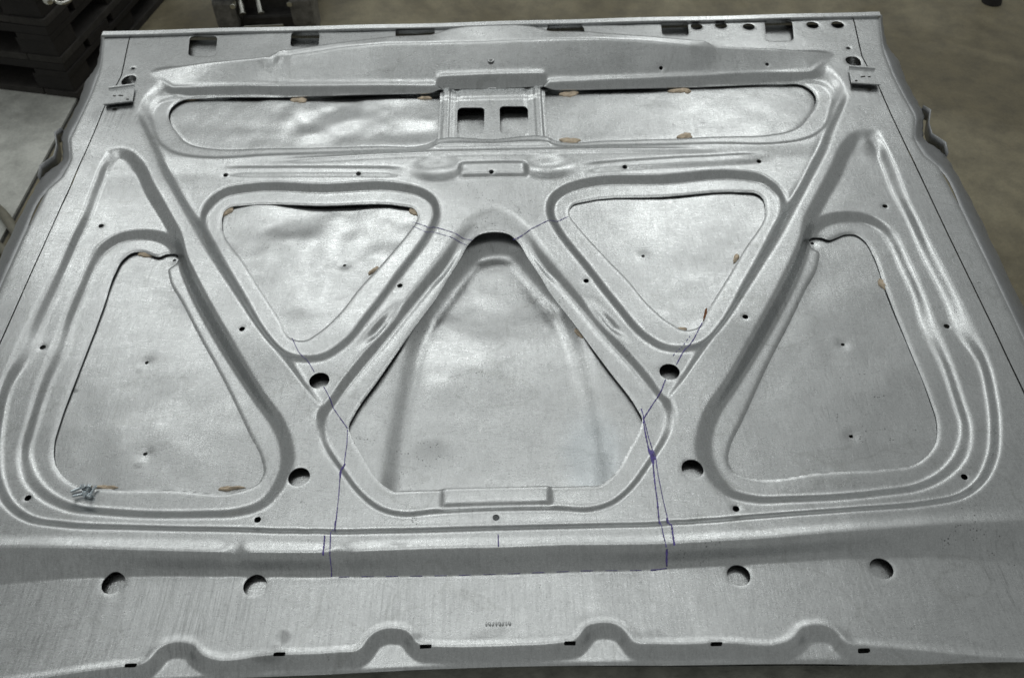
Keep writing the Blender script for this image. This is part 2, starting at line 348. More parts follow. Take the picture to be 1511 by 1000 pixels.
c_top = [(735,126),(634,127),(400,128),(300,129),(256,132),(232,120),(217,134),(207,150),(203,165),(207,185),(216,208),(230,244),(248,276),(266,308),(301,372),(330,412),(375,477),(405,520),(440,574),(466,616),(470,650),(440,700),(424,750),(430,774),(450,784),(480,787),(560,786),(735,781)]
c_foot = [(735,141),(634,141),(400,142),(300,143),(262,142),(240,147),(227,156),(222,168),(223,180),(229,195),(238,213),(250,242),(285,308),(316,352),(345,400),(390,468),(420,514),(455,568),(482,610),(486,650),(450,700),(432,750),(438,770),(456,779),(480,781),(560,780),(735,775)]
def both(lst, z): c = cat(pts(lst, z), 5); return [c, mir(c)]
def half(lst, z):                      # left half of a figure that straddles the centre line
    c = pts(lst, z); c[0, 0] = c[-1, 0] = 0.0; c = np.vstack([c, mir(c[1:-1])[::-1]]); return cat(c, 5)
def prof(t): return 0.25*(1 - (1 - t)**2) + 0.75*sstep(t)
def step(top, foot, zf):               # a pressed step: wall between the two curves, inside on level zf
    w = G.win(top, 0.02); a = G.dist(top, w); b = G.dist(foot, w)
    t = np.clip(b / np.maximum(b - a, 1e-6), 0, 1); t[a >= 0] = 1; t[b <= 0] = 0
    return w, prof(t)
low = np.zeros_like(G.Z)               # 1 on the plates, 0 on border and ribs
for t_, f_ in list(zip(both(a_top, 0), both(a_foot, ZPL))) + [(half(c_top, 0), half(c_foot, ZPL))]:
    w, p_ = step(t_, f_, ZPL); low[w] = np.maximum(low[w], 1 - p_)
XX = -np.abs(G.X)
# the ribs run out into the plates towards the front
ya, yb = P(400,480,0)[1], P(440,650,0)[1]; dv = pts([(180,300),(250,740)], 0)
xdiv = np.interp(G.Y, dv[::-1, 1], dv[::-1, 0]); ycr = P(735,770,0)[1] + 0.012
runout = sstep((ya - G.Y)/(ya - yb)) * (XX > xdiv) * sstep((G.Y - ycr)/0.02)
low = np.maximum(low, runout)
# plates rise to the border at the top of the right-hand side triangle
low *= 1 - 0.36*sstep((G.Y - P(735,240,0)[1])/0.05)
q = P(1276,200,0); fade = 0.5*np.exp(-((G.X - q[0])/0.013)**2 - ((G.Y - q[1])/0.030)**2)
low *= 1 - fade
G.Z = ZPL * low
# shallow bead beside the ribs
g2 = cat(pts([(209,165),(212,178),(222,199),(236,224),(250,254),(267,287),(288,320),(305,352)], ZPL), 4, False)
for c in (g2, mir(g2)): G.groove(c, 0.008, 0.0022, taper=0.2)
for t_, f_ in zip(both(p4_top, -0.004), both(p4_foot, ZF1)):
    w, p_ = step(t_, f_, ZF1); G.Z[w] = ZF1 + (G.Z[w] - ZF1)*p_
for t_, f_ in zip(both(p1_top, -0.006), both(p1_foot, ZF1)):
    w, p_ = step(t_, f_, ZF1); G.Z[w] = ZF1 + (G.Z[w] - ZF1)*p_
c3t, c3f = half(p3_top, ZPL), half(p3_foot, ZF3)
w, p_ = step(c3t, c3f, ZF3); G.Z[w] = ZF3 + (G.Z[w] - ZF3)*p_
g3 = cat(pts([(668,378),(640,414),(600,462),(560,512),(520,558),(490,597)], ZF3), 4, False)
for c in (g3, mir(g3)): G.groove(c, 0.009, 0.0025, taper=0.15)
# pad on the centre flange
w = G.win(c3t, 0); rx = np.abs(G.X[w]); py0 = P(735,748,ZF3)[1]; py1 = P(735,722,ZF3)[1]; hwp = -P(648,735,ZF3)[0]
G.Z[w] += 0.0036 * sstep((hwp - rx)/0.007) * sstep((G.Y[w] - py0)/0.004) * sstep((py1 + 0.02 - G.Y[w])/0.004)
# oval flange
o5 = half(p5_open, ZF5); l5 = half(p5_lip, ZF5); w = G.win(l5, 0.02); G.Z[w] -= 0.0028 * sstep((0.001 - G.dist(l5, w))/0.0055)
# block in front of the latch plate
hw_ = -P(640,212,ZPL)[0]; y0_ = P(735,219,ZPL)[1]; G.Z += 0.003*sstep((hw_ - np.abs(G.X))/0.012 + 0.3) * sstep((G.Y - y0_)/0.006) * (G.Y < y0_ + 0.09)

# --- sloping back rail: rises from the oval's far edge to a crest, then drops to the strip with the openings
def curve(lst, hts):
    c = np.array([P(a, b, h) for (a, b), h in zip(lst, hts)]); c[:, 0] = -np.abs(c[:, 0]); return c[np.argsort(c[:, 0])]
cB = curve([(222,110),(240,120),(256,131),(400,128),(560,127),(634,126),(646,126),(662,126),(735,125)], [0]*9)
hc = [0.0, 0.004, 0.015, 0.024, 0.031, 0.039, 0.043, 0.044, 0.044]
cU = curve([(222,109),(240,104),(300,95),(394,86),(430,81),(509,69),(565,64),(691,61),(735,60)], hc)
hk = [0.0, 0.004, 0.015, 0.025, 0.031, 0.039, 0.043, 0.043, 0.046, 0.048, 0.049]
cK = curve([(222,107),(240,102),(300,93),(395,83),(409,74),(500,62),(579,53),(636,50),(662,41),(690,36.5),(735,35)], hk)
YB = np.interp(XX, cB[:, 0], cB[:, 1]); YU = np.interp(XX, cU[:, 0], cU[:, 1]); YK = np.interp(XX, cK[:, 0], cK[:, 1])
HU = np.interp(XX, cU[:, 0], cU[:, 2]); HK = np.interp(XX, cK[:, 0], cK[:, 2])
YK = np.maximum(YK, YU + 0.004)
t = np.clip((G.Y - YB) / (YU - YB), 0, 1); rampz = HU * t
t2 = np.clip((G.Y - YU) / (YK - YU), 0, 1); rampz = np.where(G.Y > YU, HU + (HK - HU) * t2, rampz)
rampz = np.where(G.Y > YK, HK * (1 - sstep((G.Y - YK) / 0.012)), rampz)
G.Z += rampz
G.Z += 0.0022 * np.exp(-((G.Y - YB) / 0.005)**2) * sstep((XX - cB[0, 0]) / 0.05)
# raised block over the latch plate: the lip steps back up the slope, its face falls to the opening
yo = P(735,131,ZF5)[1]; ybc = P(735,112.5,0.012)[1]; hwb = -P(648,118,0.010)[0]
ic = len(G.xs)//2; zpk = 0.004
for _ in range(12): ybc = 0.5*ybc + 0.5*P(735,112.5,zpk)[1]; zpk = float(np.interp(ybc, G.ys, rampz[:, ic]))
yo = P(735,131.5,ZF5)[1] + 0.003
face = np.where(G.Y < ybc, ZF5 + (zpk - ZF5) * np.clip((G.Y - yo)/(ybc - yo), 0, 1), rampz) + 0.0028*np.exp(-((G.Y - ybc)/0.006)**2)
mk = sstep((hwb - np.abs(G.X))/0.012 + 0.6) * (G.Y > yo - 0.004) * (G.Y < ybc + 0.03)
G.Z = G.Z*(1 - mk) + face*mk
# small kink pressed into the crest
for x_, y_ in ((402,80),):
    q = P(x_, y_, 0.025); r = np.hypot((G.X - q[0])/0.012, (G.Y - q[1])/0.02); G.Z -= 0.0016*np.exp(-r*r) - 0.0011*np.exp(-((r - 1.4)/0.5)**2)

# --- bars, pits and the pad under the oval
c = cat(pts([(310,254),(480,253),(604,254)], ZPL), 5, False)
for cc in (c, mir(c)): G.groove(cc, 0.0145, -0.0032, flat=0.35, taper=0.16)
c = cat(pts([(385,240),(480,236),(560,232),(640,229),(735,227)], ZPL), 5, False)
c2 = np.vstack([c, mir(c)[::-1][1:]]); G.groove(c2, 0.007, -0.0025, taper=0.12)
q = P(646,250,ZPL)
for s in (-1, 1):
    r = np.sqrt(((G.X - s*q[0])/0.046)**2 + ((G.Y - q[1])/0.030)**2); G.Z -= 0.0055 * (1 - sstep((r - 0.15)/0.95))
q0 = P(727,251,ZPL); hw = 0.055; hh = 0.016
G.Z += 0.0055 * sstep((hw - np.abs(G.X))/0.009 + 0.5) * sstep((hh - np.abs(G.Y - q0[1]))/0.009 + 0.5)
# leaf-shaped pressings on the V arms
for lst, wd, d in (([(598,440),(566,476),(524,518)], 0.012, 0.0035), ([(576,462),(540,506)], 0.007, 0.003), ([(684,342),(655,392),(632,420)], 0.009, 0.003)):
    c = cat(pts(lst, ZPL), 5, False)
    for cc in (c, mir(c)): G.groove(cc, wd, d, taper=0.4)

# --- front: bar, drop to the front panel
tl = curve([(-260,808),(-60,812),(66,812),(232,816),(344,819),(463,820),(523,818),(629,813),(735,811)], [0.002]*9)
bl = curve([(-260,874),(-60,866),(40,856),(99,850),(232,845),(364,846),(500,847),(688,844),(735,843)], [ZFR]*9)
YT = np.interp(XX, tl[:, 0], tl[:, 1]); YL = np.interp(XX, bl[:, 0], bl[:, 1])
side = sstep((XX + 0.72)/0.14)         # the drop dies out towards both sides
t = np.clip((YT - G.Y) / np.maximum(YT - YL + 0.06*(1 - side), 0.004), 0, 1)
G.Z += 0.003 * np.exp(-((G.Y - YT - 0.004)/0.010)**2) * side
G.Z = np.where(G.Y < YT, ZFR*t + (G.Z)*(1 - t), G.Z)
for x_, y_, r_ in ((344,817,0.012),(500,820,0.013)):
    q = P(x_, y_, 0); G.Z -= 0.0045 * np.exp(-(((G.X - q[0])/r_)**2 + ((G.Y - q[1])/0.010)**2))
# front panel curls up towards the nose
G.Z += np.where(G.Y < YL, 0.010*np.clip((YL - G.Y)/0.13, 0, 1.5)**1.3, 0)
# wavy front step
fe = [(-260,1040),(-60,1022),(60,1006),(122,996),(185,987),(212,983),(224,973),(232,962),(245,953),(265,950),(281,954),(291,966),(304,974),(400,970),(500,966),(533,961),(541,950),(549,939),(562,931),(582,929),(599,933),(608,945),(618,955),(640,957),(735,957)]
c = pts(fe, ZFR + 0.008); c[-1, 0] = 0; fel = cat(c, 4, False); fr = np.vstack([fel, mir(fel)[::-1][1:]])
poly = np.vstack([fr, [[1.2, 0.1], [-1.2, 0.1]]])
wv = (slice(0, int((0.60*H - 0.34)/0.002)), slice(None)); d = G.dist(poly, wv)
G.Z[wv] += 0.0018*np.exp(-((d - 0.004)/0.0045)**2) - 0.0095 * sstep((-d + 0.001) / 0.0105)
G.blur(1.25)
# --- gentle hand-worked unevenness
def lownoise(shape, h, cell, amp):
    ny, nx = int(shape[0]*h/cell) + 3, int(shape[1]*h/cell) + 3; r = rng.normal(size=(ny, nx))
    yi = np.arange(shape[0])*h/cell; xi = np.arange(shape[1])*h/cell
    i = yi.astype(int); j = xi.astype(int); u = sstep(yi - i)[:, None]; v = sstep(xi - j)[None]
    return amp * (r[i][:, j]*(1-u)*(1-v) + r[i+1][:, j]*u*(1-v) + r[i][:, j+1]*(1-u)*v + r[i+1][:, j+1]*u*v)
G.Z += lownoise(G.Z.shape, 0.002, 0.16, 0.0009) + lownoise(G.Z.shape, 0.002, 0.05, 0.00022)
# seam: the outer strip lies one sheet lower
seam = pts([(196,40),(190,60),(179,112),(155,158),(138,200),(100,285),(3,500),(-140,815),(-230,1010),(-300,1160)], 0)
XS = np.interp(G.Y, seam[::-1, 1], seam[::-1, 0])

# --- outline
outl = [(153,55),(151,80),(149,100),(145,114),(135,142),(118,178),(103,208),(104,222),(105,238),(98,252),(91,264),(70,282),(34,353),(0,428),(-60,565),(-160,800),(-235,985),(-290,1120)]
edge = pts(outl, -0.003); topy = P(165,57,0)[1]
front_e = pts([(-290,1040),(-60,1022),(120,1012),(298,1001),(450,995),(615,986.5),(735,982)], ZLIP)
frt = cat(front_e, 4, False); frt[-1, 0] = 0
left = edge[edge[:, 1] > frt[0, 1]]
lefts = np.vstack([[left[0, 0] + 0.002, topy + 0.012], left])
loop = np.vstack([lefts, frt, mir(frt)[::-1][1:], mir(lefts)[::-1]])
G.F = -G.dist(loop, (slice(None), slice(None)))
# --- openings
for lst, z in ((p4_open, ZF1), (p1_open, ZF1)):
    for c in both(lst, z): G.hole(c)
o3 = half(p3_open, ZF3); G.hole(o3); G.hole(o5)
G.Z -= 0.0010*np.exp(-np.maximum(G.F, 0)/0.0022)
def circles(lst, z, r):
    for a, b in lst:
        for _ in range(6): q = P(a, b, z); z = G.at(q[0], q[1])
        G.circ(q[0], q[1], r)
circles([(149,333),(1306,304),(63,512),(1397,481),(41,734),(1423,703),(380,766),(1086,750),(357,485),(1100,467),(333,258),(1120,238),(529,256),(922,246),(590,421),(865,414),(725,253),(732,763)], 0, 0.0042)
circles([(196,101),(1252,71),(169,161),(1283,132)], 0, 0.0043)
circles([(471,561),(988,548),(441,703),(1022,691)], 0, 0.0137)
circles([(167,860),(376,863),(1090,848),(1301,838)], ZFR, 0.0134)
circles([(975,103),(1132,95)], 0.012, 0.0036)
def poly_hole(lst, z): G.hole(pts(lst, z))
def rough_hole(lst, z): G.hole(cat(pts(lst, z), 5))
def rrect(x0, y0, x1, y1, sk=0, r=6):
    o = []; ry = r*0.72; f = lambda x, y: (x + sk*(y1 - y)/(y1 - y0), y)
    for cx, cy, a0 in ((x1-r, y0+ry, -90), (x1-r, y1-ry, 0), (x0+r, y1-ry, 90), (x0+r, y0+ry, 180)):
        for k in range(7):
            a = math.radians(a0 + k*15); o.append(f(cx + r*math.cos(a), cy + ry*math.sin(a)))
    return o
for a in ((277,53,318,83,3,7),(428,48,470,69,2,6)): poly_hole(rrect(*a), 0)
poly_hole(rrect(583,39,641,60,1,12), 0); poly_hole(rrect(807,36,863,58,-1,12), 0)
poly_hole(rrect(977,32,1017,52,-2,6), 0); poly_hole(rrect(1131,30,1172,60,-3,7), 0)
for a, b, r in ((1028,38.5,0.0115),(1064,37,0.0115),(1105,39,0.0115),(1199,37,0.0118),(1236,36.5,0.0120)):
    q = P(a, b, 0); G.circ(q[0], q[1], r)
rough_hole([(180,118),(188,112),(197,111),(201,115),(199,121),(190,126),(182,126),(179,123)], 0)
rough_hole([(1248,86),(1255,83),(1264,84),(1270,90),(1270,96),(1262,97),(1252,94),(1248,90)], 0)
for a, b in ((193,981),(412,964),(628,952),(841,947.5),(1057,949.5),(1275,959)):
    q = P(a, b, ZFR + 0.008); hx, hy = 0.0065, 0.0022
    G.hole(np.array([[q[0]-hx, q[1]-hy], [q[0]+hx, q[1]-hy], [q[0]+hx, q[1]+hy], [q[0]-hx, q[1]+hy]]))
G.Z -= 0.0005*np.exp(-np.maximum(G.F, 0)/0.0018)
for c in (seam, mir(seam)):
    cc = c[c[:, 1] > 0.3]; w = G.win(cc, 0.01); G.F[w] = np.minimum(G.F[w], G.dist(cc, w, False) - 0.0012)
link('inner_panel', G.mesh('inner_panel'), M_PANEL, hood)
def zt(x, y): return G.at(x, y)

# --- outer skin seen through the openings
K = Grid(-0.83, 0.83, 0.35, 1.66, 0.003)
K.Z[:] = -0.027                        # deep under the ribs, close under the flanges of the openings
o4 = both(p4_open, ZF1); o1 = both(p1_open, ZF1); up = np.zeros_like(K.Z)
for c in o4 + o1 + [o3, o5]:
    wv = K.win(c, 0.05); m_ = 1 - sstep((K.dist(c, wv) - 0.002) / 0.018)
    if c is o3: m_ = m_ * (0.30 + 0.65*sstep((P(735,470,ZSK)[1] - K.Y[wv]) / 0.16))
    up[wv] = np.maximum(up[wv], m_)
K.Z += (ZSK + 0.027) * up
K.Z += 0.0130*sstep((P(735,260,0)[1] - K.Y)/-0.03)*up
K.Z += 0.013*sstep((K.Y - P(735,88,0)[1])/0.02)
K.Z -= 0.004*sstep((P(735,815,0)[1] + 0.02 - K.Y)/0.03)
K.Z -= 0.012 * sstep((0.088 - np.abs(K.X)) / 0.02) * sstep((K.Y - 1.22) / 0.02)
sc = [(728,371),(711,375),(692,396),(660,442),(640,476),(630,505),(618,560),(606,620),(596,690),(590,760),(588,800)]
c = pts(sc, -0.045); c[0, 0] = 0; sf = np.vstack([c, mir(c[1:])[::-1]]); sf = cat(sf, 4)
wv = K.win(sf, 0.06); d = K.dist(sf, wv); ap = pts([(735,346),(706,350),(690,366),(640,445)], -0.03); ap[0, 0] = 0
ap = np.vstack([ap[::-1], mir(ap)[1:]]); w2 = K.win(ap, 0.07); K.Z[w2] -= 0.014*(1 - sstep((K.dist(ap, w2, False) - 0.008)/0.03))
lo = sstep((P(735,385,ZSK)[1] - K.Y[wv]) / 0.20); zs_ = -0.057 + 0.017*lo
K.Z[wv] = K.Z[wv] + (np.minimum(zs_, K.Z[wv]) - K.Z[wv]) * (1 - sstep(d / (0.026 + 0.006*lo)))
left = sstep((-K.X + 0.05)/0.35)
rough_amt = 0.28 + 1.05*np.exp(-((K.X + 0.27)/0.20)**2) * sstep((K.Y - 0.80)/0.10)
K.Z += (lownoise(K.Z.shape, 0.003, 0.075, 0.0013) + lownoise(K.Z.shape, 0.003, 0.036, 0.0009) + lownoise(K.Z.shape, 0.003, 0.02, 0.0004)) * rough_amt - 0.0012*rough_amt
K.blur(2.2)
for a, b in ((508,389),(949,377),(216,534),(214,669),(1244,507),(1256,643),(1199,358),(257,383)):
    q = P(a, b, ZSK); K.Z -= 0.0012*np.exp(-(((K.X - q[0])**2 + (K.Y - q[1])**2)/0.009**2)); K.circ(q[0], q[1], 0.0030)
for x_ in (167, 376, 1090, 1301): 
    q = P(x_ + 6, 862, ZSK)
K.F = np.minimum(K.F, -K.dist(loop, (slice(None), slice(None))) - 0.002)
link('outer_skin', K.mesh('outer_skin', 0.001), M_SKIN, hood)

# --- latch plate with two windows in the middle of the oval
x0l = P(648,170,-0.012)[0]; Lp = Grid(x0l, -x0l, P(735,216,-0.012)[1], P(735,124,-0.012)[1], 0.0015)
Lp.Z[:] = -0.012
hwL = -x0l
for s in (-1, 1):
    Lp.Z += 0.0026*sstep((0.008 - np.abs(Lp.X - s*(hwL - 0.012)))/0.004) ; Lp.Z -= 0.0018*np.exp(-((Lp.X - s*(hwL - 0.030))/0.005)**2)
yl = P(735,148,-0.012)[1]; Lp.Z += 0.002*sstep((Lp.Y - yl)/0.012)
Lp.blur(1.0)
for a in ((674,158,714,197,1,7),(738,156,780,197,-1,7)): Lp.hole(pts(rrect(*a), -0.011))
link('latch_plate', Lp.mesh('latch_plate'), M_PANEL, hood)

# --- folded lip along the far edge, with its end gussets
bm = bmesh.new(); e0, e1 = P(152,51,0.014), P(1295,23,0.014); yl = P(165,57.5,0)[1] + 0.004
lprof = [(-0.0005, 0.0003), (-0.0005, 0.0036), (0.001, 0.0052), (0.0115, 0.0064), (0.013, 0.003), (0.013, -0.03), (0.011, -0.03), (0.011, 0.0003)]
nx = 90; xa, xb = -0.772, 0.772; rings = []
xa = lefts[0, 0] - 0.001; xb = -xa
for i in range(nx + 1):
    x = xa + (xb - xa)*i/nx; dy = 0.0008*math.sin(x*9) ; dz = 0.0005*math.sin(x*23 + 1)
    rings.append([bm.verts.new((x, yl + 0.001 + dy + a, b + dz)) for a, b in lprof])
for r0, r1 in zip(rings, rings[1:]):
    for k in range(len(lprof)): bm.faces.new((r0[k], r0[(k+1) % len(lprof)], r1[(k+1) % len(lprof)], r1[k]))
bm.faces.new(rings[0][::-1]); bm.faces.new(rings[-1])
done(bm, 'rear_lip', M_PANEL, hood)
# --- side skirts: the outer skin turned down along both sides, with a notch
sk_top = outl; sk_bot = [(150,53),(147,80),(139,105),(130,116),(117,150),(101,182),(92,200),(93,222),(90,240),(72,253),(61,264),(47,288),(20,340),(-14,415),(-78,555),(-182,790),(-262,985),(-320,1120)]
for s in (-1, 1):
    bm = bmesh.new(); rows = []
    ct = cat(np.array([P(a, b, -0.004) for a, b in sk_top])[:, :2], 6, False); cb = cat(np.array([P(a, b, -0.030) for a, b in sk_bot])[:, :2], 6, False)
    for i in range(len(ct)):
        row = []
        for k in range(5):
            t = k/4; p = ct[i]*(1 - t) + cb[i]*t; z = -0.004 - 0.026*t**1.5
            jit = 0.0009*math.sin(i*1.7 + k) if k > 2 else 0
            row.append(bm.verts.new((-s*(p[0] + jit) if s > 0 else p[0] + jit, p[1], z)))
        row.append(bm.verts.new((row[-1].co.x, row[-1].co.y, -0.032)))
        rows.append(row)
    for r0, r1 in zip(rows, rows[1:]):
        for k in range(5): bm.faces.new((r0[k], r0[k+1], r1[k+1], r1[k]))
    o = done(bm, 'side_skirt', M_EDGE, hood, smooth=True)
    md = o.modifiers.new('thickness', 'SOLIDIFY'); md.thickness = 0.0012; md.offset = 0
# notch tongue: the outer sheet's cut edge standing away from the bonnet
for s in (-1, 1):
    bm = bmesh.new()
    oc = [(95,196),(84,203),(87,222),(83,238),(70,247),(63,252),(60,268)]; rows = []
    for a, b in oc:
        p = P(a, b, -0.034); rows.append([bm.verts.new((p[0]*(1 if s < 0 else -1), p[1], z)) for z in (-0.022, -0.034, -0.046)])
    for r0, r1 in zip(rows, rows[1:]):
        for k in range(2): bm.faces.new((r0[k], r0[k+1], r1[k+1], r1[k]))
    o = done(bm, 'notch_flange', M_EDGE, hood, smooth=True)
    md = o.modifiers.new('thickness', 'SOLIDIFY'); md.thickness = 0.0014; md.offset = 0

# --- hinge brackets
for s in (-1, 1):
    q = [P(161,132,0.005), P(199,127,0.005), P(195,151,0.005), P(154,156,0.005)]
    bm = bmesh.new(); n = 12
    rows = []
    bprof = [(-0.04, 0.0042), (0.0, 0.0042), (0.02, 0.001), (0.08, 0.0), (0.90, 0.0), (0.97, 0.001), (0.99, 0.0045), (1.05, 0.0045)]
    for v_, dz in bprof:
        a = q[0]*(1 - v_) + q[3]*v_; b_ = q[1]*(1 - v_) + q[2]*v_
        rows.append([bm.verts.new(((a*(1-k/4) + b_*k/4)[0]*(1 if s < 0 else -1), (a*(1-k/4) + b_*k/4)[1], 0.004 + dz)) for k in range(5)])
    for r0, r1 in zip(rows, rows[1:]):
        for k in range(4): bm.faces.new((r0[k], r0[k+1], r1[k+1], r1[k]))
    hb = done(bm, 'hinge_bracket', M_PANEL, hood)
    md = hb.modifiers.new('thickness', 'SOLIDIFY'); md.thickness = 0.0016; md.offset = 0
    for a, b_, L in ((168.5,141,0.0045),(178,140.5,0.008),(188,146,0.0045)):
        p = P(a, b_, 0.006); bm = bmesh.new()
        box(bm, (p[0]*(1 if s < 0 else -1), p[1], 0.0052), (L, 0.0022, 0.0006), Matrix.Rotation(0.15*s, 3, 'Z'))
        done(bm, 'slot_shade', M_JOINT, hb)  # solid dark bar painting the shade inside an open slot

# --- rivet nuts on the crest
for a, b, z in ((590,57.5,0.031),(626,56.5,0.031),(698,40,0.036),(813,51.5,0.031),(724,82.5,0.021)):
    for _ in range(8): p = P(a, b, z); z = zz = zt(p[0], p[1])
    bm = bmesh.new()
    nr = 18; rr = [(0.0062, 0.0), (0.0058, 0.0012), (0.0034, 0.0014), (0.0030, 0.0005), (0.0030, -0.006)]
    R = [[bm.verts.new((p[0] + r*math.cos(2*math.pi*k/nr), p[1] + r*math.sin(2*math.pi*k/nr), zz + h + 0.0003)) for k in range(nr)] for r, h in rr]
    for r0, r1 in zip(R, R[1:]):
        for k in range(nr): bm.faces.new((r0[k], r0[(k+1) % nr], r1[(k+1) % nr], r1[k]))
    nut = done(bm, 'rivet_nut', M_PANEL, hood, smooth=True)
    bm = bmesh.new(); cyl(bm, (p[0], p[1], zz - 0.001), (p[0], p[1], zz + 0.0009), 0.003, n=14); done(bm, 'bore_shade', M_JOINT, nut)  # dark plug painting the shade down the nut's bore

# --- dabs of old sealant at the opening edges
def dab(a, b, z, L, Wd, rot, mat=M_SEAL, hgt=0.0032):
    for _ in range(5):
        p = P(a, b, z); z = K.at(p[0], p[1]) + 0.0006
    bm = bmesh.new(); bmesh.ops.create_icosphere(bm, subdivisions=4, radius=1)
    R = Matrix.Rotation(rot, 3, 'Z'); sd = random.random()*9; L *= random.uniform(0.85, 1.15); Wd *= random.uniform(0.9, 1.2)
    for v in bm.verts:
        th = math.atan2(v.co.y, v.co.x); n = 1 + 0.20*math.sin(2*th + sd) + 0.14*math.sin(3*th + sd*2.3) + 0.09*math.sin(7*th + sd*3.1)
        hh = 1 + 0.35*math.sin(v.co.x*5 + sd)*math.cos(v.co.y*4 + sd)
        v.co = R @ Vector((v.co.x*L*n, v.co.y*Wd*n, max(v.co.z, -0.3)*hgt*hh)) + Vector(p)
    done(bm, 'sealant_dab', mat, hood, smooth=True)
for a in ((442,148,-0.02,0.014,0.008,0.05),(627,145,-0.02,0.012,0.004,0),(840,139,-0.02,0.013,0.008,0.2),(1003,134,-0.02,0.016,0.006,0.1),(1015,135,-0.02,0.005,0.006,0.5),
          (841,208,-0.018,0.013,0.008,0),(1011,201,-0.018,0.012,0.009,0),(334,313,-0.019,0.006,0.011,-0.6),(611,312,-0.019,0.006,0.011,0.5),(552,399,-0.019,0.004,0.010,-0.7),
          (214,375,-0.019,0.014,0.004,-0.1),(1303,420,-0.019,0.004,0.014,0.3),(1086,381,-0.019,0.003,0.010,-0.5),(1001,486,-0.016,0.011,0.0035,-0.05),(854,492,-0.019,0.004,0.010,0.6),
          (157,719,-0.019,0.012,0.0035,0),(340,720,-0.017,0.014,0.003,0),(284,147,-0.018,0.012,0.004,0)):
    dab(*a)
dab(1041,465,-0.020,0.0028,0.013,-0.35,M_RUST,0.003)
# --- embossed row of stamped marks on the front panel
bm = bmesh.new()
for k in range(8):
    a = 718 + k*4.9; p = P(a, 922.5 - k*0.12, ZFR); z = zt(p[0], p[1])
    bmesh.ops.create_icosphere(bm, subdivisions=2, radius=1, matrix=Matrix.Translation((p[0], p[1], z)) @ Matrix.Rotation(0.3*math.sin(k*2.1), 4, 'Z') @ Matrix.Diagonal((0.0012 + 0.0005*(k % 3 == 1), 0.0031, 0.0011, 1)))
done(bm, 'stamped_code', M_PANEL, hood, smooth=True)

# --- purple marker lines drawn on the metal
def settle(lst):                        # photo points -> the same points on the real relief
    out = []
    for a, b in lst:
        z = 0.0
        for _ in range(6): q = P(a, b, z); z = zt(q[0], q[1])
        out.append((a, b, z))
    return out
_P = P
def inkz(lst, wd=0.0011, dashed=0):
    s = settle(lst); q = np.array([_P(a, b, z)[:2] for a, b, z in s])
    d = np.r_[0, np.cumsum(np.linalg.norm(np.diff(q, axis=0), axis=1))]; n = max(3, int(d[-1]/0.002)); u = np.linspace(0, d[-1], n)
    xs, ys = np.interp(u, d, q[:, 0]), np.interp(u, d, q[:, 1])
    bm = bmesh.new(); prev = None
    for i in range(n):
        t = np.array([xs[min(i+1, n-1)] - xs[max(i-1, 0)], ys[min(i+1, n-1)] - ys[max(i-1, 0)]]); t /= np.linalg.norm(t) + 1e-9
        w_ = wd*0.8*(0.6 + 0.7*random.random())/2; nx_, ny_ = -t[1]*w_, t[0]*w_
        a = bm.verts.new((xs[i] + nx_, ys[i] + ny_, zt(xs[i] + nx_, ys[i] + ny_) + 0.0007)); b = bm.verts.new((xs[i] - nx_, ys[i] - ny_, zt(xs[i] - nx_, ys[i] - ny_) + 0.0007))
        if prev and not (dashed and (i // dashed) % 2): bm.faces.new((prev[0], prev[1], b, a))
        prev = (a, b)
    done(bm, 'marker_line', M_INK, hood)
for lst, wd, ds in (
    ([(609,328),(628,334),(643,336),(665,342),(683,352),(697,355)], 0.0012, 0), ([(608,334),(625,341),(640,343),(662,349),(676,356),(689,362)], 0.0009, 0),
    ([(757,354),(776,344),(794,333),(808,326),(820,327),(838,320)], 0.0013, 0), ([(762,354),(771,348)], 0.0008, 0),
    ([(431,499),(440,518),(452,530),(464,549)], 0.0011, 0), ([(478,571),(488,590),(492,602),(502,617),(513,632)], 0.0013, 0),
    ([(513,634),(512,655),(509,675),(508,688)], 0.0011, 0), ([(509,684),(503,694),(502,705)], 0.0026, 0), ([(502,700),(500,730),(497,758),(494,781),(489,783)], 0.0012, 0),
    ([(495,768),(494,781)], 0.0024, 0), ([(479,790),(478,806),(477,820)], 0.0022, 0), ([(489,784),(487,812),(488,835),(489,851)], 0.0013, 0),
    ([(735,788),(735.5,806)], 0.0014, 0),
    ([(1036,476),(1024,500),(1011,515),(998,538)], 0.0016, 0), ([(1018,496),(1006,512),(991,528)], 0.0012, 2),
    ([(982,560),(976,576),(966,592),(955,609),(949,619)], 0.0018, 0), ([(946,603),(949,612),(950,625)], 0.0018, 0),
    ([(949,622),(953,643),(957,662),(963,680),(966,710),(970,740),(974,772)], 0.0021, 0), ([(950,618),(957,645),(966,670),(971,700),(978,735),(986,768)], 0.0012, 0),
    ([(957,662),(961,672),(964,684)], 0.0040, 0), ([(961,664),(966,678)], 0.0032, 0), ([(984,764),(987,772),(991,775),(993,790),(995,805)], 0.0026, 0),
    ([(974,772),(979,790),(983,808)], 0.0013, 0), ([(984,810),(984.5,822),(984,836)], 0.0028, 0), ([(984,838),(972,840),(960,841)], 0.0015, 0),
    ([(500,851),(580,850),(660,849),(760,846),(860,842),(960,841)], 0.0007, 7)):
    inkz(lst, wd, ds)

